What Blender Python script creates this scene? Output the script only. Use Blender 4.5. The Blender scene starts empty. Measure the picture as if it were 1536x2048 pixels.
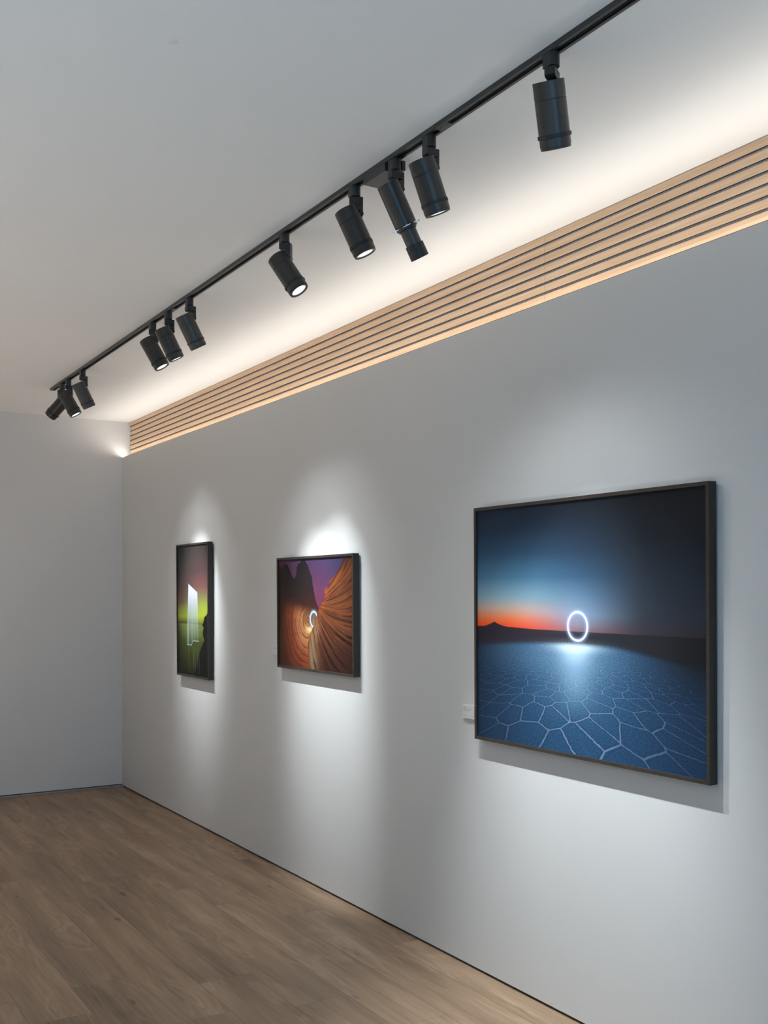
import bpy, bmesh, math, random
from mathutils import Vector, Matrix
S = bpy.context.scene
C = S.collection
R = math.radians

# ------------------------------------------------------------------ room, metres
WY = 2.704          # face of the white wall on the right
XB = -8.69          # face of the back wall
CZ = 3.12           # ceiling
LIP = 2.815         # top edge of the white wall
SLY = 2.773         # face of the oak slats
XN = 3.4            # near end of the room (behind the camera)
YL = -5.6           # left wall
TY, TZ = 1.839, 3.104   # track centre line, underside of track

# ------------------------------------------------------------------ helpers
def link(name, bm, mats=None, parent=None, smooth=False, bevel=None, auto=None):
    me = bpy.data.meshes.new(name)
    bmesh.ops.recalc_face_normals(bm, faces=bm.faces)
    bm.to_mesh(me); bm.free()
    o = bpy.data.objects.new(name, me); C.objects.link(o)
    if mats:
        for m in (mats if isinstance(mats, (list, tuple)) else [mats]): me.materials.append(m)
    if parent: o.parent = parent
    if smooth:
        for p in me.polygons: p.use_smooth = True
        me.set_sharp_from_angle(angle=R(auto or 35))
    if bevel:
        b = o.modifiers.new('bevel', 'BEVEL'); b.width = bevel; b.segments = 2
        b.limit_method = 'ANGLE'; b.angle_limit = R(40)
    return o

def box(bm, x0, x1, y0, y1, z0, z1, mi=0):
    vs = [bm.verts.new(p) for p in ((x0,y0,z0),(x1,y0,z0),(x1,y1,z0),(x0,y1,z0),(x0,y0,z1),(x1,y0,z1),(x1,y1,z1),(x0,y1,z1))]
    fs = []
    for f in ((0,3,2,1),(4,5,6,7),(0,1,5,4),(1,2,6,5),(2,3,7,6),(3,0,4,7)):
        fc = bm.faces.new([vs[i] for i in f]); fc.material_index = mi; fs.append(fc)
    return vs, fs

def lathe(bm, prof, cx=0, cy=0, n=48, mi=0, closed=False):
    """prof: (radius, z) list revolved about the vertical line through (cx, cy)"""
    rings = []
    for r, z in prof:
        if r < 1e-6: rings.append([bm.verts.new((cx, cy, z))])
        else: rings.append([bm.verts.new((cx + r*math.cos(2*math.pi*i/n), cy + r*math.sin(2*math.pi*i/n), z)) for i in range(n)])
    pairs = list(zip(rings, rings[1:])) + ([(rings[-1], rings[0])] if closed else [])
    for a, b in pairs:
        for i in range(n):
            j = (i+1) % n
            if len(a) == 1 and len(b) == 1: continue
            if len(a) == 1: f = bm.faces.new((a[0], b[i], b[j]))
            elif len(b) == 1: f = bm.faces.new((a[i], a[j], b[0]))
            else: f = bm.faces.new((a[i], a[j], b[j], b[i]))
            f.material_index = mi

def prism(bm, pts, axis, a0, a1, mi=0):
    """closed 2-D outline extruded along x / y / z"""
    def P(p, t):
        return {'x': (t, p[0], p[1]), 'y': (p[0], t, p[1]), 'z': (p[0], p[1], t)}[axis]
    A = [bm.verts.new(P(p, a0)) for p in pts]; B = [bm.verts.new(P(p, a1)) for p in pts]
    n = len(pts)
    for i in range(n):
        bm.faces.new((A[i], A[(i+1) % n], B[(i+1) % n], B[i])).material_index = mi
    bm.faces.new(A[::-1]).material_index = mi; bm.faces.new(B).material_index = mi

def empty(name, loc, rz=0):
    o = bpy.data.objects.new(name, None); C.objects.link(o)
    o.location = loc; o.rotation_euler = (0, 0, rz); o.empty_display_size = .05
    return o

def tag(o, label, cat, group=None):
    o['label'] = label; o['category'] = cat
    if group: o['group'] = group
    return o

def structure(o):
    o['kind'] = 'structure'; return o

def lin(c):
    return tuple(((v/255)/12.92 if v/255 <= .04045 else ((v/255+.055)/1.055)**2.4) for v in c)

# ------------------------------------------------------------------ tiny shader expression language
class G:
    cur = None
def node(kind, **kw):
    n = G.cur.nodes.new(kind)
    for k, v in kw.items(): setattr(n, k, v)
    return n
def put(sock, v):
    if isinstance(v, V): G.cur.links.new(v.s, sock)
    elif v is not None:
        if sock.type == 'RGBA' and len(v) == 3: v = tuple(v) + (1,)
        sock.default_value = v
def m_(op, a, b=None, c=None, clamp=False):
    n = node('ShaderNodeMath', operation=op, use_clamp=clamp)
    put(n.inputs[0], a)
    if b is not None: put(n.inputs[1], b)
    if c is not None: put(n.inputs[2], c)
    return V(n.outputs[0])
class V:
    def __init__(s, sock): s.s = sock
    def __add__(a, b): return m_('ADD', a, b)
    __radd__ = __add__
    def __sub__(a, b): return m_('SUBTRACT', a, b)
    def __rsub__(a, b): return m_('SUBTRACT', b, a)
    def __mul__(a, b): return m_('MULTIPLY', a, b)
    __rmul__ = __mul__
    def __truediv__(a, b): return m_('DIVIDE', a, b)
    def __rtruediv__(a, b): return m_('DIVIDE', b, a)
def clamp(a): return m_('ADD', a, 0.0, clamp=True)
def mx(a, b): return m_('MAXIMUM', a, b)
def mn(a, b): return m_('MINIMUM', a, b)
def ab(a): return m_('ABSOLUTE', a)
def pw(a, b): return m_('POWER', a, b)
def sq(a): return m_('SQRT', a)
def gauss(x, w):
    t = x / w if not isinstance(w, V) else x / w
    return m_('EXPONENT', (t*t) * -1.0)
def sstep(a, lo, hi):
    n = node('ShaderNodeMapRange', interpolation_type='SMOOTHSTEP')
    put(n.inputs['Value'], a); put(n.inputs['From Min'], lo); put(n.inputs['From Max'], hi)
    n.inputs['To Min'].default_value = 0; n.inputs['To Max'].default_value = 1
    return V(n.outputs['Result'])
def mix(a, b, f, mode='MIX'):
    n = node('ShaderNodeMix', data_type='RGBA', blend_type=mode, clamp_factor=True)
    put(n.inputs['Factor'], f); put(n.inputs['A'], a); put(n.inputs['B'], b)
    # colour sockets are the RGBA ones
    return V(n.outputs['Result'])
def mixc(a, b, f, mode='MIX'):
    n = node('ShaderNodeMix', data_type='RGBA', blend_type=mode, clamp_factor=True)
    put(n.inputs[0], f); put(n.inputs[6], a); put(n.inputs[7], b)
    return V(n.outputs[2])
def vec(x, y, z=0.0):
    n = node('ShaderNodeCombineXYZ'); put(n.inputs[0], x); put(n.inputs[1], y); put(n.inputs[2], z); return V(n.outputs[0])
def noise(v, scale=1, detail=2, rough=.5, dist=0):
    n = node('ShaderNodeTexNoise'); put(n.inputs['Vector'], v)
    n.inputs['Scale'].default_value = scale; n.inputs['Detail'].default_value = detail
    n.inputs['Roughness'].default_value = rough; n.inputs['Distortion'].default_value = dist
    return V(n.outputs[0])
def voro(v, feature='DISTANCE_TO_EDGE', scale=1, rnd=1, out=None, dim='2D'):
    n = node('ShaderNodeTexVoronoi', feature=feature, voronoi_dimensions=dim); put(n.inputs['Vector'], v)
    n.inputs['Scale'].default_value = scale; n.inputs['Randomness'].default_value = rnd
    return V(n.outputs[out or 'Distance'])
def curve(x, pts):
    n = node('ShaderNodeFloatCurve'); put(n.inputs['Value'], x)
    c = n.mapping.curves[0]
    c.points[0].location = pts[0]; c.points[1].location = pts[-1]
    for p in pts[1:-1]: c.points.new(*p)
    for p in c.points: p.handle_type = 'VECTOR'
    n.mapping.use_clip = False
    n.mapping.update()
    return V(n.outputs[0])
def ramp(x, stops):
    n = node('ShaderNodeValToRGB'); put(n.inputs[0], x)
    e = n.color_ramp.elements
    e[0].position, e[0].color = stops[0][0], (*lin(stops[0][1]), 1)
    e[1].position, e[1].color = stops[-1][0], (*lin(stops[-1][1]), 1)
    for p, c in stops[1:-1]:
        q = e.new(p); q.color = (*lin(c), 1)
    return V(n.outputs[0])

def material(name, color=(.8,.8,.8), rough=.5, metal=0., spec=.5):
    m = bpy.data.materials.new(name); m.use_nodes = True
    b = m.node_tree.nodes['Principled BSDF']
    b.inputs['Base Color'].default_value = (*color, 1)
    b.inputs['Roughness'].default_value = rough; b.inputs['Metallic'].default_value = metal
    b.inputs['Specular IOR Level'].default_value = spec
    G.cur = m.node_tree; m['b'] = 0
    return m, b
def objco():
    n = node('ShaderNodeTexCoord'); s = node('ShaderNodeSeparateXYZ'); G.cur.links.new(n.outputs['Object'], s.inputs[0])
    return V(s.outputs[0]), V(s.outputs[1]), V(s.outputs[2])
def uvco():
    n = node('ShaderNodeUVMap'); s = node('ShaderNodeSeparateXYZ'); G.cur.links.new(n.outputs[0], s.inputs[0])
    return V(s.outputs[0]), V(s.outputs[1])
def bump(b, h, strength=.2, dist=.001):
    n = node('ShaderNodeBump'); n.inputs['Strength'].default_value = strength; n.inputs['Distance'].default_value = dist
    put(n.inputs['Height'], h); G.cur.links.new(n.outputs[0], b.inputs['Normal'])

# ------------------------------------------------------------------ materials
M = {}
def paint(name, col, rough=.6, st=.25):
    m, b = material(name, col, rough, 0, .3)
    x, y, z = objco()
    p = vec(x, y, z)
    bump(b, noise(p, 420, 3, .6) + noise(p, 60, 2)*.5, st, .0006)
    return m
M['wall'] = paint('white_wall_paint', (.58, .58, .575), .5, .35)
M['wall_back'] = paint('white_back_wall_paint', (.67, .66, .65), .6, .25)
M['ceil'] = paint('white_ceiling_paint', (.88, .88, .87), .7, .15)
M['far_wall'] = paint('low_bounce_wall_paint', (.24, .24, .25), .7, .2)  # unseen left and near walls, darkened to cut light bounced onto the picture wall
M['plug'], _ = material('plug_paint', (.82, .83, .83), .7)
M['plastic'], _ = material('white_plastic', (.56, .56, .55), .35)

def metal_black(name, col, rough):
    m, b = material(name, col, rough, .0, .5)
    x, y, z = objco()
    bump(b, noise(vec(x, y, z), 2500, 1), .08, .0002)
    return m
M['body'] = metal_black('black_powder_coat', (.034, .032, .0295), .36)
M['arm'] = metal_black('black_cast_arm', (.021, .022, .022), .38)
M['band'] = metal_black('black_rubber_ring', (.010, .011, .012), .5)
M['track'] = metal_black('black_anodised_track', (.030, .032, .033), .33)
M['dark'], _ = material('dark_slot', (.006, .006, .006), .6)
M['copper'], _ = material('track_conductor', (.25, .12, .07), .35, 1)
M['steel'], _ = material('bright_steel_tab', (.7, .72, .73), .3, 1)
M['alu'], _ = material('grey_aluminium_skirting', (.34, .34, .34), .5, .2)
M['reveal'], _ = material('gap_shade_black', (.012, .011, .010), .6)

# lens: facetted reflector seen lit
m, b = material('lit_lens', (.8, .85, .85), .25)
x, y, z = objco()
cell = voro(vec(x, y, z), 'F1', 260, dim='3D')
rr = sq((x+.045)*(x+.045) + y*y)
ang = m_('ARCTAN2', y, x+.045)
saw = m_('SINE', ang*40.0)*.5 + .5
edge = sstep(rr, .026, .0315)
k = clamp(1.0 - cell*120.0)*.35 + .75
k = k * (1.0 - edge*(.25 + saw*.7))
b.inputs['Emission Color'].default_value = (.86, .97, 1, 1)
put(b.inputs['Emission Strength'], k*1.6)
M['lens'] = m
m, b = material('dark_projector_lens', (.02, .02, .025), .1); M['lens_dark'] = m

# oak slat veneer
def oak(name):
    m, b = material(name, (.6, .42, .27), .5, 0, .3)
    x, y, z = objco()
    g = noise(vec(x*3.0, y*80.0, z*170.0), 1, 4, .6)
    f = noise(vec(x*14.0, y*500.0, z*900.0), 1, 2, .6)
    row = m_('FLOOR', (z - 2.7)/.04)
    t = noise(vec(row*7.3, x*.35, 0.0), 1, 1)
    c = ramp(clamp(g*.75 + f*.2 + (t-.5)*.5 + .02), [(.25, (200, 166, 134)), (.5, (219, 186, 153)), (.75, (235, 205, 172))])
    put(b.inputs['Base Color'], c)
    bump(b, f, .12, .0004)
    return m
M['oak'] = oak('oak_veneer')
M['mdf'], _ = material('dark_brown_board', (.07, .052, .04), .7)
m, b = material('grey_felt', (.2, .2, .2), .95, 0, .1)
x, y, z = objco()
f = noise(vec(x, y, z), 340, 3, .7)
put(b.inputs['Base Color'], ramp(f, [(.3, (150, 145, 146)), (.7, (215, 210, 211))])); bump(b, f, .6, .002)
M['felt'] = m

# oak floor: colour comes from a per-plank random number and grain in plank coordinates
m, b = material('oak_floor', (.4, .3, .22), .42, 0, .4)
u, v = uvco()
at = node('ShaderNodeAttribute', attribute_name='plank'); rnd = V(at.outputs['Fac'])
sx = rnd*37.0
wob = noise(vec(u*1.1 + sx, v*5.0 + sx*1.7, 0.0), 1, 2, .5)
# cathedral figure: rings stretched along the plank
fig = noise(vec(u*1.3 + sx*2.0, v*6.5 + wob*1.2, 3.0), 1, 2, .5)
rings = m_('SINE', fig*70.0)*.5 + .5
streak = noise(vec(u*2.6 + sx, v*95.0 + wob*6.0, sx), 1, 4, .65)
fine = noise(vec(u*9.0 + sx, v*420.0, sx), 1, 2, .6)
broad = noise(vec(u*.85 + sx*3.0, v*8.0 + sx, 1.0), 1, 3, .5)
knot = sstep(noise(vec(u*4.5 + sx*5.0, v*16.0 + sx, 7.0), 1, 1, .5), .70, .80)
val = streak*.34 + fine*.12 + broad*.56 + rings*sstep(fig, .44, .62)*.10 + (rnd-.5)*.07 - .03
val = val - knot*.22
put(b.inputs['Base Color'], ramp(clamp(val), [(.28, (96, 76, 60)), (.42, (130, 107, 86)), (.56, (154, 129, 105)), (.74, (176, 151, 126))]))
put(b.inputs['Roughness'], .38 + fine*.12)
bump(b, streak*.6 + fine*.4, .10, .0006)
M['floor'] = m
M['underlay'], _ = material('plank_joint', (.13, .098, .074), .8)

# frames: dark stained wood
m, b = material('dark_stained_frame_wood', (.03, .025, .02), .45, 0, .4)
x, y, z = objco()
g = noise(vec(x*60.0, y*60.0, z*60.0), 1, 3, .6)
g2 = noise(vec(x*6.0, y*400.0, z*6.0), 1, 2, .6)
put(b.inputs['Base Color'], ramp(clamp(g*.6+g2*.4), [(.3, (36, 32, 28)), (.7, (52, 45, 39))]))
M['frame'] = m
M['mount'], _ = material('black_mount_fillet', (.012, .012, .013), .6)
M['backing'], _ = material('grey_backing_board', (.1, .1, .1), .8)

# ------------------------------------------------------------------ printed photographs (procedural ink colours on flat prints)
INK = 1.0
def finish_print(b, col, gain=1.0):
    if gain != 1.0:
        n = node('ShaderNodeVectorMath', operation='SCALE'); put(n.inputs[0], col); n.inputs['Scale'].default_value = gain
        col = V(n.outputs[0])
    put(b.inputs['Base Color'], col)

def salt_flat_print():
    m, b = material('print_salt_flat_at_night', (.1,.1,.1), .5, 0, .12)
    u, v = uvco()
    # sky, three vertical ramps blended from left to right
    sl = ramp(v, [(.47, (214, 60, 26)), (.50, (222, 76, 30)), (.53, (212, 112, 66)), (.57, (176, 150, 134)), (.62, (120, 150, 164)), (.70, (66, 108, 136)), (.80, (38, 68, 94)), (.90, (28, 46, 66)), (1.0, (26, 38, 54))])
    sm = ramp(v, [(.47, (112, 70, 66)), (.50, (104, 88, 96)), (.55, (98, 116, 136)), (.62, (70, 96, 120)), (.70, (42, 68, 92)), (.80, (31, 48, 66)), (.92, (26, 36, 48)), (1.0, (25, 31, 40))])
    sr = ramp(v, [(.47, (44, 38, 44)), (.55, (38, 44, 54)), (.70, (30, 38, 48)), (.85, (24, 29, 36)), (1.0, (24, 26, 30))])
    sky = mixc(sl, sm, sstep(u, .10, .56)); sky = mixc(sky, sr, sstep(u, .46, .80))
    stars = voro(vec(u*26.0, v*20.0), 'F1', 1)
    st = sstep(stars, .035, .01) * sstep(noise(vec(u*9.0, v*9.0), 3, 0), .55, .7)*.22
    sky = mixc(sky, lin((150, 165, 175)), st)
    # far ground
    far = ramp(u, [(0, (38, 32, 42)), (.4, (40, 36, 44)), (.62, (32, 33, 38)), (1, (25, 26, 30))])
    hz = .4885 - u*.008
    near_m = (1.0 - clamp(ab(u-.093)/.065))
    peak = pw(near_m, 1.6)*.019 + pw(clamp(1.0 - ab(u-.13)/.17), 1.0)*.006
    rough = (noise(vec(u*60.0, 0.0), 1, 4, .7) - .5)*.008*sstep(u, .5, .1)
    mask_far = sstep(v - (hz + peak + rough), .0015, -.0015)
    # salt crust in perspective
    d = mx(.462 - v, .006)
    py = 1.0/d; px = (u - .5)*py
    wx = noise(vec(px*1.5, py*.7), 1, 1, .5); wy = noise(vec(px*1.5 + 9.0, py*.7), 1, 1, .5)
    w2 = noise(vec(px*22.0, py*9.0), 1, 3, .7)
    cx_ = px*3.0 + (wx-.5)*.40 + (w2-.5)*.085 + .15; cy_ = py*1.5 + (wy-.5)*.40 + (w2-.5)*.085
    e = voro(vec(cx_, cy_), 'DISTANCE_TO_EDGE', 1, .85)
    line = sstep(e, .034, .010)
    halo = sstep(e, .13, .02)
    e2 = voro(vec(cx_*2.1 + 5.0, cy_*2.1), 'DISTANCE_TO_EDGE', 1, 1)
    minor = sstep(e2, .03, .005)*sstep(noise(vec(px*1.3, py*.6), 1, 1), .55, .7)*.5
    grain = noise(vec(u*150.0, v*260.0), 1, 4, .75)
    g_lr = gauss(u - .49, .30)
    g_far = sstep(v, .02, .36)
    base = mixc(lin((22, 42, 66)), lin((44, 88, 126)), g_lr*.9 + .12)
    base = mixc(base, lin((30, 64, 100)), sstep(v, .22, .0)*.35)
    base = mixc(base, lin((104, 144, 172)), clamp(gauss(u - .485, .13)*sstep(v, .08, .37)*.75 + gauss(u-.40, .30)*sstep(v, .26, .41)*.42))
    grd = mixc(base, lin((12, 26, 44)), clamp((1.0-grain)*2.4 - .8)*.85)
    grd = mixc(grd, lin((86, 138, 172)), clamp(grain*3.6 - 1.9)*.6*(g_lr*.8+.2))
    grd = mixc(grd, lin((18, 34, 56)), halo*.28)
    lc = mixc(lin((62, 84, 112)), lin((134, 156, 186)), g_lr)
    grd = mixc(grd, lc, line*(.35 + grain*.55)*sstep(v, .44, .33)*.95)
    grd = mixc(grd, lc, minor*.35)
    grd = mixc(grd, lin((208, 226, 240)), gauss(u-.49, .055)*sstep(v, .33, .425)*.6 + gauss(u-.49, .10)*sstep(v, .385, .432)*.55)
    # left and right fall-off of the light on the crust
    grd = mixc(grd, lin((22, 27, 36)), sstep(u, .62, 1.05)*sstep(v, .18, .40)*.9)
    grd = mixc(grd, lin((26, 44, 66)), sstep(u, .12, -.08)*.55)
    edge_v = .432 - (u-.49)*(u-.49)*.12 - sstep(u, .6, 1.0)*.035
    grd = mixc(grd, lin((150, 184, 212)), gauss(u-.49, .060)*sstep(v, .12, .40)*.42)
    img = mixc(sky, far, mask_far)
    crust = sstep(v - edge_v, .012, -.012)
    img = mixc(img, grd, crust)
    img = mixc(img, grd, sstep(v - edge_v, .035, -.01)*sstep(grain, .35, .75)*.4)
    # luminous ring
    rx = (u - .502)*1.243; ry = (v - .505)*.956
    r_ = sq(rx*rx + ry*ry)
    glow = gauss(r_ - .0535, .010)*.5 + gauss(r_, .11)*.16*sstep(v, .46, .52)
    img = mixc(img, lin((150, 172, 208)), glow)
    img = mixc(img, (.95, .96, 1.0), sstep(ab(r_ - .0535), .0048, .0022))
    finish_print(b, img, .92)
    return m

def canyon_print():
    m, b = material('print_sandstone_canyon', (.1,.1,.1), .5, 0, .12)
    u, v = uvco()
    jag = (noise(vec(u*26.0, v*26.0), 1, 4, .8) - .5)*.06
    sky = mixc(ramp(v, [(.5, (118, 50, 76)), (.72, (98, 54, 82)), (.88, (78, 50, 82)), (1, (72, 56, 88))]), lin((62, 62, 98)), sstep(u, .55, .85)*.7*sstep(v, .6, .95))
    sky = mixc(sky, lin((104, 56, 74)), sstep(u, .35, .0))
    lt = curve(u, [(0, .955), (.035, .94), (.049, .925), (.07, .955), (.102, .968), (.14, .94), (.19, .86), (.215, .825), (.225, .815), (.25, .84), (.262, .88), (.262, .925), (.29, .955), (.32, .97), (.345, .992), (.375, .985), (.40, .955), (.43, .92), (.437, .89), (.465, .85), (.478, .825), (.484, .76), (.497, .72), (.509, .672), (.53, .61), (.566, .545), (.60, .40), (1, 0)])
    left = sstep(v - lt - jag, .004, -.004)
    rt = curve(u, [(0, .0), (.50, .40), (.566, .545), (.60, .59), (.643, .652), (.650, .70), (.660, .715), (.675, .712), (.690, .74), (.705, .79), (.76, .83), (.81, .876), (.85, .93), (.891, .984), (1, 1.0)])
    right = sstep(v - rt - jag*.25, .004, -.004)
    # boundary of the fan against the bowl, as u of v
    bu = curve(v, [(0, .43), (.10, .43), (.20, .41), (.26, .425), (.33, .455), (.38, .485), (.46, .525), (.545, .566), (.7, .62), (1, .8)])
    fan = sstep(u - bu - jag*.15, -.004, .004)
    g1 = noise(vec(u*26.0, v*26.0), 1, 4, .7)
    # left rock
    strl = noise(vec(u*6.0 + v*14.0, v*30.0 + u*22.0), 1, 4, .6)
    rock = ramp(v, [(0, (92, 46, 28)), (.22, (104, 52, 32)), (.42, (96, 44, 30)), (.58, (66, 36, 32)), (.75, (44, 33, 33)), (1, (34, 31, 33))])
    rock = mixc(rock, lin((28, 22, 24)), clamp(strl*2.2 - .75)*.7)
    # swirling bowl
    bx = (u - .42)*1.25; by = (v - .44)*.9
    wr = noise(vec(u*4.0, v*4.0), 1, 2)
    br = sq(bx*bx*1.1 + by*by) + (wr-.5)*.06
    stripes = noise(vec(br*52.0, wr*3.0), 1, 4, .8)
    bowl = mixc(lin((142, 64, 36)), lin((226, 160, 104)), gauss(br, .20)*1.0)
    bowl = mixc(bowl, lin((70, 30, 24)), sstep(stripes, .56, .40)*.75)
    bowl = mixc(bowl, lin((206, 118, 84)), sstep(stripes, .60, .72)*.5)
    bm_ = sstep(br, .52, .36)*sstep(v + u*.25, .68, .52)
    lft = mixc(rock, bowl, bm_)
    hollow = sstep(sq(((u-.42)*(u-.42))*2.4 + ((v-.46)*(v-.46))*1.2), .13, .07)*sstep(v, .36, .42)
    lft = mixc(lft, lin((92, 54, 26)), hollow*.6)
    lft = mixc(lft, lin((250, 214, 150)), gauss(u-.44, .05)*gauss(v-.355, .022)*.95)
    lft = mixc(lft, lin((80, 54, 36)), sstep(u, .12, .02)*.4)
    # fan of strata on the right
    fu = u - .50; fv = v - .60
    fr = sq(fu*fu + fv*fv)
    fa = m_('ARCTAN2', fv, fu) - fr*.55
    st1 = noise(vec(fa*20.0, fr*1.2), 1, 4, .8)
    st2 = noise(vec(fa*95.0, fr*3.0), 1, 3, .75)
    fan_c = mixc(lin((134, 76, 44)), lin((70, 38, 30)), sstep(v + (1.0-u)*.25, .62, .02))
    fan_c = mixc(fan_c, lin((176, 92, 44)), gauss(v - rt + .05, .07)*.55)
    fan_c = mixc(fan_c, lin((184, 150, 112)), gauss(u - bu - .05, .06)*sstep(v, .50, .28)*.65)
    fan_c = mixc(fan_c, lin((30, 15, 16)), sstep(st1, .53, .42)*.9)
    fan_c = mixc(fan_c, lin((30, 15, 16)), sstep(st2, .52, .36)*.6)
    fan_c = mixc(fan_c, lin((196, 138, 84)), sstep(st2, .60, .74)*.38)
    fan_c = mixc(fan_c, lin((52, 28, 26)), sstep(u, .72, 1.0)*sstep(v, .45, .0)*.55)
    fan_c = mixc(fan_c, lin((66, 40, 38)), sstep(v, .82, 1.0)*.8)
    img = mixc(sky, lft, left)
    img = mixc(img, lft, sstep(v, .56, .54)*(1.0 - right))
    img = mixc(img, fan_c, right*fan)
    img = mixc(img, lft, sstep(v - .545, .003, -.003)*(1.0 - fan))
    knob = sstep(sq((u-.664)*(u-.664)*2.0 + (v-.705)*(v-.705)), .040, .028)
    img = mixc(img, lin((176, 84, 48)), knob*.45*sstep(u, .72, .655))
    rx = (u - .497)*.886; ry = (v - .451)*.613
    r_ = sq(rx*rx + ry*ry)
    nf = 1.0 - fan*.97
    img = mixc(img, lin((150, 200, 222)), gauss(r_ - .041, .010)*.75*nf)
    img = mixc(img, lin((70, 86, 96)), sstep(r_, .040, .036)*.5*nf)
    img = mixc(img, (.88, .97, 1.0), sstep(ab(r_ - .041), .0042, .0020)*nf)
    img = mixc(img, lin((24, 14, 14)), clamp(g1*1.4 - .6)*.25)
    finish_print(b, img, .60)
    return m

def aurora_print():
    m, b = material('print_green_aurora_over_water', (.1,.1,.1), .5, 0, .12)
    u, v = uvco()
    skl = ramp(v, [(.38, (52, 56, 34)), (.41, (92, 84, 38)), (.45, (132, 142, 44)), (.50, (122, 122, 52)), (.56, (96, 74, 62)), (.66, (76, 62, 58)), (.8, (62, 56, 54)), (1, (54, 52, 49))])
    skr = ramp(v, [(.38, (70, 76, 34)), (.41, (130, 136, 46)), (.46, (178, 192, 60)), (.54, (160, 174, 70)), (.61, (136, 124, 84)), (.68, (124, 82, 80)), (.80, (86, 62, 62)), (1, (60, 54, 52))])
    sky = mixc(skl, skr, sstep(u, .1, .85))
    stars = voro(vec(u*16.0, v*26.0), 'F1', 1)
    sky = mixc(sky, lin((150, 146, 138)), sstep(stars, .07, .02)*sstep(v, .6, .75)*.35)
    wn = noise(vec(u*3.0, v*30.0), 1, 3, .6)
    wat = ramp(v, [(0, (34, 36, 24)), (.12, (56, 60, 30)), (.25, (76, 82, 36)), (.34, (112, 124, 56)), (.392, (130, 140, 76)), (.402, (60, 58, 40))])
    wat = mixc(wat, lin((34, 36, 28)), sstep(u, .35, -.1)*.8)
    wat = mixc(wat, lin((40, 46, 26)), clamp(wn*1.8-.75)*.5)
    img = mixc(sky, wat, sstep(v, .404, .398))
    jag = (noise(vec(u*22.0, v*34.0), 1, 4, .7) - .5)*.12
    sh = curve(v, [(0, .52), (.06, .58), (.14, .66), (.22, .76), (.28, .86), (.33, .80), (.37, .84), (.39, .80), (.42, .84), (.45, .86), (.46, .91), (.48, .95), (.495, .99), (.52, 1.05), (1, 1.2)])
    img = mixc(img, lin((24, 25, 20)), sstep(u - sh - jag, -.01, .012))
    # luminous curtain of light
    le = .361 - (.705 - v)*.12
    re = .646 + (.665 - v)*.10
    top = .705 - (u - .361)*.235
    bot = .235 + sstep(u, .45, .52)*.035
    ins = sstep(u - le, -.008, .008)*sstep(re - u, -.008, .008)*sstep(top - v, -.002, .003)*sstep(v - bot, -.004, .004)
    t = (v - .24)/.46
    lines = noise(vec(u*24.0 + v*.8, v*.8), 1, 2, .6)
    strength = clamp(pw(clamp(t), 1.5)*1.25 + sstep(lines, .52, .70)*.55*sstep(t, 1.0, .2) + .05)
    img = mixc(img, mixc(lin((176, 204, 208)), lin((206, 206, 224)), sstep(t, .3, .8)), ins*strength)
    ed = sstep(ab(u - le), .012, .002)*sstep(v, .225, .24)*sstep(top - v, -.002, .003)
    img = mixc(img, lin((170, 200, 206)), ed*.6)
    by = .232 + sstep(u, .44, .50)*.035 - gauss(u-.47, .03)*.0
    img = mixc(img, lin((196, 220, 226)), sstep(ab(v - by), .005, .001)*sstep(u, .29, .31)*sstep(u, .70, .68)*.75)
    for cu, w_ in ((.50, .012), (.545, .010), (.62, .010), (.35, .008), (.68, .008)):
        img = mixc(img, lin((150, 165, 120)), sstep(ab(u - cu - (.24-v)*.12), w_, .001)*sstep(v, .235, .21)*sstep(v, .0, .12)*.35)
    finish_print(b, img, .6)
    return m

def caption_mat():
    m, b = material('caption_card_paper', (.62, .62, .61), .5)
    u, v = uvco()
    dash = noise(vec(u*38.0, m_('FLOOR', v*12.0)*5.1), 1, 1)
    ink = 0.0
    tot = None
    for vc, u0, u1, hh in ((.80, .10, .30, .030), (.70, .10, .78, .022), (.62, .10, .74, .022), (.54, .10, .46, .018), (.20, .10, .42, .022), (.20, .72, .92, .022)):
        t = sstep(ab(v - vc), hh, hh*.5)*sstep(u, u0-.005, u0+.005)*sstep(u, u1+.005, u1-.005)*sstep(dash, .38, .46)
        tot = t if tot is None else mx(tot, t)
    put(b.inputs['Base Color'], mixc((.62,.62,.61), (.2,.2,.2), tot*.9))
    return m
M['caption'] = caption_mat()

# ------------------------------------------------------------------ the room
bm = bmesh.new()
box(bm, XB-.02, XN, YL, WY+.12, -.05, -.0015, 1)
pl = bm.faces.layers.float.new('plank'); uvl = bm.loops.layers.uv.new('UVMap')
rng = random.Random(5)
PW, PL_, gap = .236, 1.80, .0007
r0 = -33
for r in range(r0, 4):
    y0 = 1.85 + r*PW; y1 = y0 + PW
    if y1 < YL or y0 > WY + .05: continue
    st = {-3: -4.35, -2: -5.58, -1: -4.12, 0: -5.49, 1: -5.11, 2: -4.75, 3: -5.9}.get(r, -4 + rng.random()*1.8)
    xs = st - PL_*10
    while xs < XN:
        x0, x1 = max(xs, XB-.01), min(xs+PL_, XN)
        if x1 > x0 + .01:
            a, c_ = max(y0, YL), min(y1, WY + .05)
            vs = [bm.verts.new(p) for p in ((x0+gap, a+gap, 0), (x1-gap, a+gap, 0), (x1-gap, c_-gap, 0), (x0+gap, c_-gap, 0))]
            f = bm.faces.new(vs); f.material_index = 0; f[pl] = rng.random()
            for l in f.loops: l[uvl].uv = (l.vert.co.x, l.vert.co.y)
        xs += PL_
floor = structure(link('floor', bm, [M['floor'], M['underlay']]))

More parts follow.
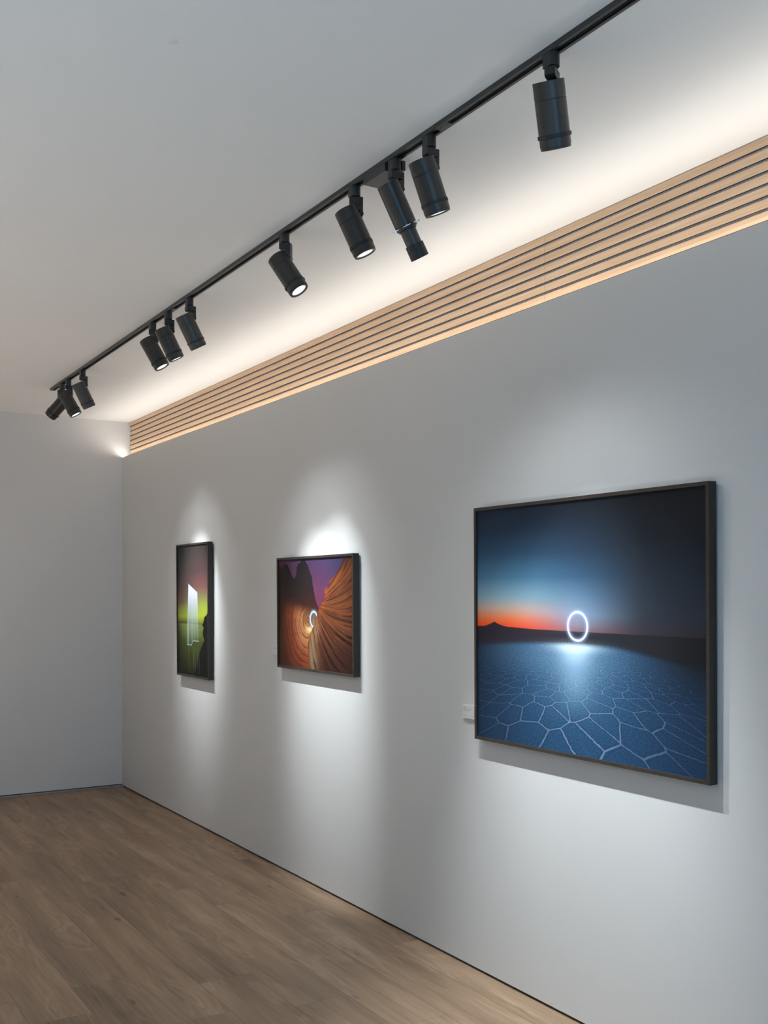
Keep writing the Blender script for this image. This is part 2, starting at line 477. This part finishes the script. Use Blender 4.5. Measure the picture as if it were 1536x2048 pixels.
bm = bmesh.new(); box(bm, XB-.1, XN+.1, YL-.1, WY+.2, CZ, CZ+.08)
structure(link('ceiling', bm, M['ceil']))
bm = bmesh.new(); box(bm, XB, XN, WY, WY+.012, .012, LIP)
structure(link('wall_right', bm, M['wall'], bevel=.0006))
bm = bmesh.new(); box(bm, XB, XN, SLY+.022, SLY+.12, 0, CZ)
structure(link('wall_right_core', bm, M['wall']))
bm = bmesh.new(); box(bm, XB-.1, XB, YL-.1, WY+.2, .021, CZ); box(bm, XB-.1, XB-.012, YL-.1, WY+.2, -.05, .021)
structure(link('wall_back', bm, M['wall_back']))
bm = bmesh.new(); box(bm, XB-.1, XN+.1, YL-.1, YL, -.05, CZ)
structure(link('wall_left', bm, M['far_wall']))
# near wall with the window opening the daylight comes through
WX0, WX1, WZ0, WZ1 = -2.2, 1.7, .25, 2.75
bm = bmesh.new()
box(bm, XN, XN+.1, YL, WX0, -.05, CZ); box(bm, XN, XN+.1, WX1, WY+.2, -.05, CZ)
box(bm, XN, XN+.1, WX0, WX1, -.05, WZ0); box(bm, XN, XN+.1, WX0, WX1, WZ1, CZ)
structure(link('wall_near', bm, M['far_wall']))
bm = bmesh.new()
for y in (WX0, (WX0+WX1)/2-.03, WX1-.06): box(bm, XN-.03, XN+.03, y, y+.06, WZ0, WZ1)
box(bm, XN-.03, XN+.03, WX0, WX1, WZ0, WZ0+.06); box(bm, XN-.03, XN+.03, WX0, WX1, WZ1-.06, WZ1)
structure(link('window_1', bm, M['track']))
# shadow gaps at the floor, their shade coloured in with black strips
bm = bmesh.new(); box(bm, XB, XN, WY+.013, WY+.045, 0, .014)
structure(link('baseboard_right', bm, M['reveal']))
bm = bmesh.new(); box(bm, XB-.0115, XB-.001, YL, WY, 0, .013, 0); box(bm, XB-.0115, XB-.008, YL, WY, .013, .0205, 1)
structure(link('baseboard_back', bm, [M['alu'], M['reveal']], bevel=.0008))
# aluminium channel with the strip light behind the top edge of the white wall
bm = bmesh.new()
box(bm, XB+.002, XN, WY+.0125, WY+.042, LIP-.030, LIP-.027)
box(bm, XB+.002, XN, WY+.0125, WY+.0140, LIP-.027, LIP-.010); box(bm, XB+.002, XN, WY+.0405, WY+.042, LIP-.027, LIP-.010)
structure(link('trim_1', bm, M['steel']))

# oak slat panels, 2.36 m each, hung behind the lip
joints = [XB+.002, -7.972, -5.609, -3.256, -.90, 1.455, XN-.002]
plabel = ['short end piece of horizontal oak slat panel meeting the back wall above the white wall',
          'horizontal oak slat panel high on the wall above the narrow and the canyon pictures',
          'horizontal oak slat panel high on the wall between the canyon and the salt flat pictures',
          'horizontal oak slat panel nearest the viewer, high on the wall above the largest picture']
for i, (x0, x1) in enumerate(zip(joints[:4], joints[1:5])):
    t = empty('slat_panel', ((x0+x1)/2, SLY+.022, 2.70))
    tag(t, plabel[i], 'wall panel', 'oak slat panels under the ceiling')
    bm = bmesh.new(); box(bm, x0, x1, SLY+.0085, SLY+.0215, 2.70, CZ-.001)
    f = link('felt_backing', bm, M['felt']); f.parent = t; f.matrix_parent_inverse = t.matrix_basis.inverted()
    bm = bmesh.new()
    top = CZ-.0025; zz = top; first = True
    while zz > 2.72:
        h = .0305 if first else .0290
        box(bm, x0+.0007, x1-.0007, SLY, SLY+.0012, zz-h, zz, 0)
        box(bm, x0+.0007, x1-.0007, SLY+.0012, SLY+.0085, zz-h, zz, 1)
        zz -= h + .0110; first = False
    s = link('slats', bm, [M['oak'], M['mdf']]); s.parent = t; s.matrix_parent_inverse = t.matrix_basis.inverted()
    s['label'] = 'pale oak faced slats with dark sides'

# ------------------------------------------------------------------ pictures
def picture(name, x0, x1, z0, z1, face, mat, lean, label, depth=.036):
    w, h = x1-x0, z1-z0
    yb = WY - .004
    t = empty(name, ((x0+x1)/2, yb, z0))
    # local: x across, y depth (0 = back of frame, -depth = front), z up
    bm = bmesh.new()
    hw = w/2; d = depth; f = face
    prof = [(-d, 0), (-d, f), (-d+.010, f), (-d+.010, f+.0), (-.004, f), (-.004, 0)]
    # four mitred rails
    def ring(inset, y):
        return [bm.verts.new(p) for p in ((-hw+inset, y, inset), (hw-inset, y, inset), (hw-inset, y, h-inset), (-hw+inset, y, h-inset))]
    A = ring(0, -d); B = ring(f, -d); Cc = ring(f, 0); D = ring(0, 0)
    for P, Q in ((A, B), (B, Cc), (Cc, D), (D, A)):
        for i in range(4):
            bm.faces.new((P[i], P[(i+1) % 4], Q[(i+1) % 4], Q[i]))
    link('frame', bm, M['frame'], t, bevel=.0007)
    bm = bmesh.new()
    uvl = bm.loops.layers.uv.new('UVMap')
    g = f - .0005; yy = -d + .009
    vs, fs = box(bm, -hw+g, hw-g, yy, yy+.004, g, h-g)
    for fc in bm.faces:
        for l in fc.loops:
            l[uvl].uv = ((l.vert.co.x + hw - f)/(w-2*f), (l.vert.co.z - f)/(h-2*f))
    p = link('print', bm, mat, t)
    bm = bmesh.new(); box(bm, -hw+g, hw-g, -d+.014, -.012, g, h-g); link('backing_board', bm, M['backing'], t)
    bm = bmesh.new(); box(bm, -hw*.6, hw*.6, -.012, WY-yb-.0006, h*.82, h*.82+.035); link('hanging_cleat', bm, M['alu'], t)
    t.rotation_euler = (R(lean), 0, 0)
    tag(t, label, 'picture')
    return p
p = picture('framed_photograph', -3.590, -2.307, 1.023, 2.018, .014, salt_flat_print(), .3,
        'largest dark framed photograph, glowing ring over cracked blue salt flat with orange horizon')
p['label'] = 'photographic print of a blue cracked salt flat with a glowing ring'
p = picture('framed_photograph', -5.553, -4.638, 1.214, 1.860, .013, canyon_print(), .4,
        'medium dark framed photograph, orange striped canyon rock under a purple sky')
p['label'] = 'photographic print of striped orange rock and purple sky'
p = picture('framed_photograph', -7.249, -6.632, 1.055, 2.006, .013, aurora_print(), .4,
        'tall narrow dark framed photograph, white light curtain over green water, nearest the back wall')
p['label'] = 'photographic print of a white light curtain and yellow green glow'

def caption(x0, z1, label):
    w, h, th = .088, .060, .012
    bm = bmesh.new(); uvl = bm.loops.layers.uv.new('UVMap')
    box(bm, 0, w, -th, 0, -h, 0)
    for fc in bm.faces:
        for l in fc.loops: l[uvl].uv = (l.vert.co.x/w, (l.vert.co.z + h)/h)
    o = link('caption_card', bm, M['caption'], bevel=.0004)
    o.location = (x0, WY+.0006, z1)
    tag(o, label, 'sign', 'caption cards beside the pictures')
caption(-3.720, 1.158, 'small white caption card left of the largest picture, the salt flat')
caption(-5.675, 1.340, 'small white caption card peeking out left of the canyon picture')
caption(-7.368, 1.178, 'small white caption card mostly hidden behind the tall narrow picture')

# small round cover low on the wall by the far corner
bm = bmesh.new(); lathe(bm, [(0, .004), (.017, .004), (.0215, .0028), (.0225, 0), (0, 0)], n=32)
o = link('outlet_cover', bm, M['plastic'], smooth=True); o.rotation_euler = (R(90), 0, 0); o.location = (-8.20, WY, .312)
tag(o, 'small round white cover low on the white wall near the far corner', 'cover')
bm = bmesh.new(); lathe(bm, [(0, -.0006), (.0135, -.0006), (.0145, 0), (0, 0)], n=32)
o = link('ceiling_plug', bm, M['plug'], smooth=True); o.location = (-2.629, .957, CZ)
tag(o, 'faint small round filler plug flush in the white ceiling', 'cap')

# ------------------------------------------------------------------ track
tr = empty('lighting_track', (-2.7, TY, CZ))
tag(tr, 'long black lighting track running along the ceiling parallel to the picture wall', 'lighting track')
hw, th, lip, slot = .0175, CZ-TZ, .0085, .0090
def prof_track():
    t = .0018
    return [(-hw, 0), (-hw, -th), (-lip, -th), (-lip, -th+t), (-slot-.003, -th+t), (-slot-.003, -t-.001), (slot+.003, -t-.001), (slot+.003, -th+t), (lip, -th+t), (lip, -th), (hw, -th), (hw, 0)]
secs = [(-7.528, -5.0975), (-5.0965, -2.6665), (-2.6655, -.2355), (-.2345, 2.2)]
for a, c_ in secs:
    bm = bmesh.new(); prism(bm, prof_track(), 'x', a - tr.location.x, c_ - tr.location.x)
    link('track_section', bm, M['track'], tr)
bm = bmesh.new()
for s in (-1, 1): box(bm, -7.52+2.7, 2.19+2.7, s*.0100-.0008, s*.0100+.0008, -.0105, -.0095)
link('conductor', bm, M['copper'], tr)
bm = bmesh.new(); box(bm, -7.5285+2.7-.012, -7.5285+2.7, -hw, hw, -th, 0); box(bm, -7.53+2.7, -7.50+2.7, -.008, .008, -th-.0005, -.006)
link('end_cap', bm, M['track'], tr, bevel=.001)
for xj in (-2.664, -5.095):
    bm = bmesh.new(); box(bm, xj+2.7, xj+2.7+.058, -.0083, .0083, -th-.0008, -.005)
    for q in (.012, .044): lathe(bm, [(0, -th-.0016), (.0022, -th-.0016), (.0022, -th-.0008)], xj+2.7+q, 0, 12)
    link('joint_connector', bm, M['track'], tr)

# ------------------------------------------------------------------ spotlights
RB, LB, EX, HZ, UU = .0425, .172, .0145, -.079, .015
RO = .045      # distance from hinge to body axis
# RB body radius, LB length, EX hinge offset, HZ hinge height, UU hinge below top
def adapter_mesh():
    bm = bmesh.new()
    # rectangular shoe with a half round front, sits square to the track
    pts = [(-.018, -.0165), (.008, -.0165)]
    for i in range(0, 13):
        a = -math.pi/2 + math.pi*i/12
        pts.append((.008 + .0165*math.cos(a), .0165*math.sin(a)))
    pts += [(-.018, .0165)]
    prism(bm, pts, 'z', -.037, -.0005)
    box(bm, -.016, .016, -.0078, .0078, -.001, .010)
    return bm
def yoke_mesh():
    bm = bmesh.new()
    lathe(bm, [(0, -.036), (.012, -.036), (.012, -.041), (0, -.041)], 0, 0, 24)
    # L shaped: block under the adapter, leg dropping to the hinge, wedge end
    prism(bm, [(-.019, -.0395), (EX+.014, -.0395), (EX+.014, -.092), (EX+.017, -.098), (EX+.012, -.106), (EX+.004, -.100), (EX+.004, -.0645), (EX-.002, -.0655), (-.012, -.0655), (-.019, -.061)], 'y', -.0145, .0145)
    return bm
def hinge_mesh():
    bm = bmesh.new()
    lathe(bm, [(0, -.017), (.0085, -.017), (.0095, -.016), (.0095, .016), (.0085, .017), (0, .017)], 0, 0, 24)
    bmesh.ops.rotate(bm, verts=bm.verts, matrix=Matrix.Rotation(R(90), 3, 'X'), cent=(0, 0, 0))
    return bm
def z_(d): return UU - d
def cyl(prof, n=56):
    bm = bmesh.new(); lathe(bm, prof, -RO, 0, n); return bm
def rear_mesh():
    return cyl([(0, z_(0)), (RB-.0012, z_(0)), (RB, z_(.0012)), (RB, z_(.0438)), (RB-.0008, z_(.0446)), (0, z_(.0446))])
def housing_mesh():
    return cyl([(0, z_(.0446)), (RB-.0020, z_(.0446)), (RB-.0020, z_(.0455)), (RB-.0004, z_(.0458)), (RB, z_(.0462)), (RB, z_(.1300)), (RB, z_(.1625)), (RB-.0006, z_(.1632)), (RB-.0030, z_(.1632)), (RB-.0030, z_(.1640)), (0, z_(.1640))])
def ring_mesh():
    bm = cyl([(RB-.001, z_(.1308)), (RB+.0018, z_(.1312)), (RB+.0018, z_(.1418)), (RB-.001, z_(.1422))])
    for a in (20, 110, 200, 290):
        c, s = math.cos(R(a)), math.sin(R(a))
        vs, _ = box(bm, RB+.0005, RB+.0030, -.006, .006, z_(.1414), z_(.1316))
        bmesh.ops.rotate(bm, verts=vs, matrix=Matrix.Rotation(R(a), 3, 'Z'), cent=(0, 0, 0))
        bmesh.ops.translate(bm, verts=vs, vec=(-RO, 0, 0))
    return bm
def bezel_mesh():
    return cyl([(RB-.006, z_(.1635)), (RB-.0014, z_(.1640)), (RB-.0014, z_(.1690)), (RB-.0022, z_(.1700)), (RB-.0085, z_(.1700)), (RB-.0095, z_(.1690)), (RB-.0100, z_(.1642))])
def lens_mesh():
    bm = bmesh.new(); lathe(bm, [(0, z_(.1668)), (.012, z_(.1672)), (.024, z_(.1668)), (.0328, z_(.1655)), (.0328, z_(.1645)), (0, z_(.1645))], -RO, 0, 48); return bm

def beam(parent, z, power, size, blend=1.0, col=(.90, .97, 1.0), rad=.010, dip=3.0, lat=0.0, spill=.08, ax=RO):
    o = None
    for nm, pw_, sz in (('lamp_beam', power*(1-spill), size), ('lamp_spill', power*spill, min(size*1.9, 100))):
        l = bpy.data.lights.new(nm, 'SPOT'); l.energy = pw_; l.spot_size = R(sz); l.spot_blend = blend
        l.color = col; l.shadow_soft_size = rad
        o = bpy.data.objects.new(nm, l); C.objects.link(o); o.parent = parent; o.location = (-ax, 0, z)
        o.rotation_euler = (R(lat), R(dip), 0)
    return o

def make_spot():
    t = empty('track_spotlight', (0, 0, 0))
    ad = link('adapter', adapter_mesh(), M['arm'], t, bevel=.0007)
    yk = link('yoke', yoke_mesh(), M['arm'], t, bevel=.0007)
    hg = link('hinge', hinge_mesh(), M['arm'], t, smooth=True); hg.location = (EX, 0, HZ)
    ho = link('housing', housing_mesh(), M['body'], t, smooth=True); ho.location = (EX, 0, HZ)
    rc = link('rear_cap', rear_mesh(), M['body'], ho, smooth=True)
    fr = link('focus_ring', ring_mesh(), M['band'], ho, smooth=True)
    bz = link('bezel', bezel_mesh(), M['body'], ho, smooth=True)
    ln = link('lens', lens_mesh(), M['lens'], ho, smooth=True)
    ln['label'] = 'lit round glass lens'
    return t
def copy_tree(o, parent=None):
    c = o.copy(); C.objects.link(c); c.parent = parent
    for ch in [q for q in bpy.data.objects if q.parent == o]: copy_tree(ch, c)
    return c
SP = [ # x, heading, tilt, watts, beam angle, optic dip, label
 (-2.131, 122.8, 26.4, 9, 50, 4, 0, 'black spotlight nearest the viewer, hanging alone at the top right, lens turned away'),
 (-2.718, 91.5, 23.1, 150, 52, 3, 2, 'black spotlight just right of the long barrelled projector, above the oak slats'),
 (-3.195, 66.1, 24.8, 215, 50, 4, 2, 'black spotlight just left of the square driver box and long projector'),
 (-3.764, 45.0, 33.5, 42, 44, 8, 2, 'black spotlight hanging alone mid track, bright lens turned toward the viewer'),
 (-4.826, 91.2, 28.5, 185, 37, -1, 2, 'black spotlight on the right of the middle cluster of three, lens hidden'),
 (-5.127, 80.3, 26.1, 185, 37, -1, 3, 'black spotlight in the centre of the middle cluster of three'),
 (-5.372, 62.2, 29.2, 92, 35, -1, 4, 'black spotlight on the left of the middle cluster of three, lens brightly lit'),
 (-6.746, 94.2, 27.5, 225, 34, -3, 3, 'black spotlight on the right of the far cluster by the track end'),
 (-7.101, 66.3, 29.1, 155, 34, -3, 4, 'black spotlight in the centre of the far cluster, lit lens over the left one'),
 (-7.265, 220, 48, 30, 44, 0, 0, 'leftmost black spotlight at the track end, pointing away to the left'),
]
proto = None
for i, (x, ph, ta, w, bs, dp, lt, lab) in enumerate(SP):
    if proto is None: proto = t = make_spot()
    else: t = copy_tree(proto)
    t.location = (x, TY, TZ); t.rotation_euler = (0, 0, R(ph))
    for ch in [q for q in bpy.data.objects if q.parent == t]:
        nm = ch.name.split('.')[0]
        if nm == 'housing': ch.rotation_euler = (0, -R(ta), 0); ho = ch
        if nm == 'adapter': ch.rotation_euler = (0, 0, -R(ph) + R(0 if math.cos(R(ph)) > -2 else 180))
    tag(t, lab, 'spotlight', 'black spotlights on the ceiling track')
    SP[i] = (ho, w, bs, dp, lt)
for ho, w, bs, dp, lt in SP: beam(ho, UU-LB-.001, w, bs, dip=dp, lat=lt)

# long-barrelled framing projector with its square driver box
RP, LP, RQ = .038, .262, .0405
t = empty('framing_projector', (-2.925, TY, TZ), R(88))
tag(t, 'black framing projector with long stepped barrel and square driver box on the track', 'spotlight')
ad = link('adapter', adapter_mesh(), M['arm'], t, bevel=.0007); ad.rotation_euler = (0, 0, -R(88))
bm = bmesh.new()
e2, hz2 = .0145, -.079
lathe(bm, [(0, -.036), (.012, -.036), (.012, -.043), (0, -.043)], 0, 0, 24)
prism(bm, [(-.019, -.042), (e2+.014, -.042), (e2+.014, -.092), (e2+.017, -.098), (e2+.012, -.106), (e2+.004, -.100), (e2+.004, -.0645), (e2-.002, -.0655), (-.012, -.0655), (-.019, -.061)], 'y', -.0145, .0145)
link('yoke', bm, M['arm'], t, bevel=.0007)
hg = link('hinge', hinge_mesh(), M['arm'], t, smooth=True); hg.location = (e2, 0, hz2)
up = .015
def zp(d): return up - d
bm = bmesh.new(); lathe(bm, [(0, zp(0)), (RP-.001, zp(0)), (RP, zp(.001)), (RP, zp(.1280)), (RP-.0006, zp(.1284)), (RP-.0006, zp(.1290)), (RP, zp(.1294)), (RP, zp(.1440)), (RP-.001, zp(.145)), (0, zp(.145))], -RQ, 0, 56)
ho = link('housing', bm, M['body'], t, smooth=True); ho.location = (e2, 0, hz2); ho.rotation_euler = (0, -R(29.3), 0)
bm = bmesh.new(); lathe(bm, [(0, zp(.150)), (RP-.001, zp(.150)), (RP-.001, zp(.156)), (RP-.0065, zp(.159)), (RP-.0065, zp(.1630)), (0, zp(.1630))], -RQ, 0, 56)
lathe(bm, [(0, zp(.1450)), (RP-.007, zp(.1450)), (RP-.007, zp(.150)), (0, zp(.150))], -RQ, 0, 40)
link('shutter_collar', bm, M['arm'], ho, smooth=True)
for a in (45, 135, 225, 315):
    bm = bmesh.new()
    vs, _ = box(bm, RP-.010, RP+.0005, -.013, .013, zp(.1488), zp(.1474))
    vs2, _ = box(bm, RP+.0005, RP+.009, -.0022, .0022, zp(.1494), zp(.1466))
    lathe(bm, [(0, zp(.1505)), (.0034, zp(.1505)), (.0034, zp(.1455)), (0, zp(.1455))], RP+.009, 0, 14)
    bmesh.ops.rotate(bm, verts=bm.verts, matrix=Matrix.Rotation(R(a+14), 3, 'Z'), cent=(0, 0, 0))
    bmesh.ops.translate(bm, verts=bm.verts, vec=(-RQ, 0, 0))
    s = link('shutter_blade', bm, M['steel'], ho); s['label'] = 'bright steel shutter tab'
bm = bmesh.new(); lathe(bm, [(0, zp(.160)), (.0275, zp(.160)), (.0275, zp(.216)), (0, zp(.216))], -RQ, 0, 48)
link('barrel', bm, M['body'], ho, smooth=True)
bm = bmesh.new(); lathe(bm, [(.026, zp(.212)), (.0312, zp(.212)), (.0318, zp(.2126)), (.0318, zp(.2262)), (.0314, zp(.2266)), (.0314, zp(.2272)), (.0320, zp(.2276)), (.0320, zp(.2594)), (.0314, zp(.260)), (.0295, zp(.260)), (.0290, zp(.2594)), (.0290, zp(.235)), (.026, zp(.235))], -RQ, 0, 48)
link('hood', bm, M['band'], ho, smooth=True)
bm = bmesh.new(); lathe(bm, [(0, zp(.240)), (.015, zp(.239)), (.0288, zp(.2365)), (.0288, zp(.235)), (0, zp(.235))], -RQ, 0, 40)
link('lens', bm, M['lens'], ho, smooth=True)
beam(ho, zp(.264), 40, 36, .6, dip=0, ax=.0405)
# driver box: its long side runs along the track
bm = bmesh.new(); box(bm, -3.104+2.925, -2.960+2.925, 1.8215-TY, 1.889-TY, -.027, -.0003)
db = link('driver_box', bm, M['track'], t, bevel=.0008); db.rotation_euler = (0, 0, -R(88))
bm = bmesh.new(); box(bm, -.024, .019, .017, .030, -.036, -.004)
wg = link('adapter_latch', bm, M['arm'], t, bevel=.0008); wg.rotation_euler = (0, 0, -R(88))

# ------------------------------------------------------------------ light
def area(name, loc, rot, sx, sy, power, col, spread=None):
    l = bpy.data.lights.new(name, 'AREA'); l.shape = 'RECTANGLE'; l.size = sx; l.size_y = sy; l.energy = power; l.color = col
    if spread: l.spread = R(spread)
    o = bpy.data.objects.new(name, l); C.objects.link(o); o.location = loc; o.rotation_euler = rot
    return o
COVE = 1.9      # watts per metre
segs = 4; L = (XN-.4 - XB)/segs
for i in range(segs):
    area('cove_strip_glow', (XB+.004 + L*(i+.5), WY+.030, LIP-.0065), (R(180), 0, 0), L, .010, .36*L, (1, .94, .86))
    area('cove_strip_light', (XB+.004 + L*(i+.5), WY+.0275, LIP-.0065), (R(180+64), 0, 0), L, .014, COVE*L, (1, .95, .88))
area('window_daylight', (XN-.05, (WX0+WX1)/2, (WZ0+WZ1)/2), (0, R(90), 0), WZ1-WZ0-.1, WX1-WX0-.1, 85, (.30, .62, 1.0))
# unseen fill lamps added over the left floor to brighten the ceiling by bounce
for x, c_, pw_ in ((-7.4, (.74, .86, 1), 260), (-4.8, (.58, .76, 1), 240), (-2.2, (.36, .62, 1), 240), (.4, (.22, .53, 1), 335)):
    area('ceiling_bounce_fill', (x, -2.0, CZ-.004), (0, 0, 0), .9, .6, pw_, c_, 70)

w = bpy.data.worlds.new('World'); S.world = w; w.use_nodes = True
w.node_tree.nodes['Background'].inputs[0].default_value = (.7, .85, 1, 1)
w.node_tree.nodes['Background'].inputs[1].default_value = .3

# ------------------------------------------------------------------ camera
cam = bpy.data.cameras.new('camera'); co = bpy.data.objects.new('camera', cam); C.objects.link(co); S.camera = co
co.location = (0, 0, 1.65)
yaw = math.atan2(768+497, 2060)      # 31.55 degrees between the lens axis and the wall
Fv = Vector((-math.cos(yaw), math.sin(yaw), 0))
co.rotation_euler = Fv.to_track_quat('-Z', 'Y').to_euler()
cam.sensor_fit = 'AUTO'; cam.sensor_width = 36; cam.lens = 36*2060/2048
cam.shift_y = 163/2048; cam.clip_start = .05; cam.clip_end = 60

S.view_settings.view_transform = 'Standard'; S.view_settings.look = 'None'
S.view_settings.gamma = 1; S.view_settings.use_curve_mapping = False
S.view_settings.exposure = 0.0
S.cycles.max_bounces = 7; S.cycles.diffuse_bounces = 5; S.cycles.glossy_bounces = 2; S.cycles.transmission_bounces = 0; S.cycles.use_denoising = True
S.cycles.sample_clamp_indirect = 6; S.cycles.adaptive_threshold = .04
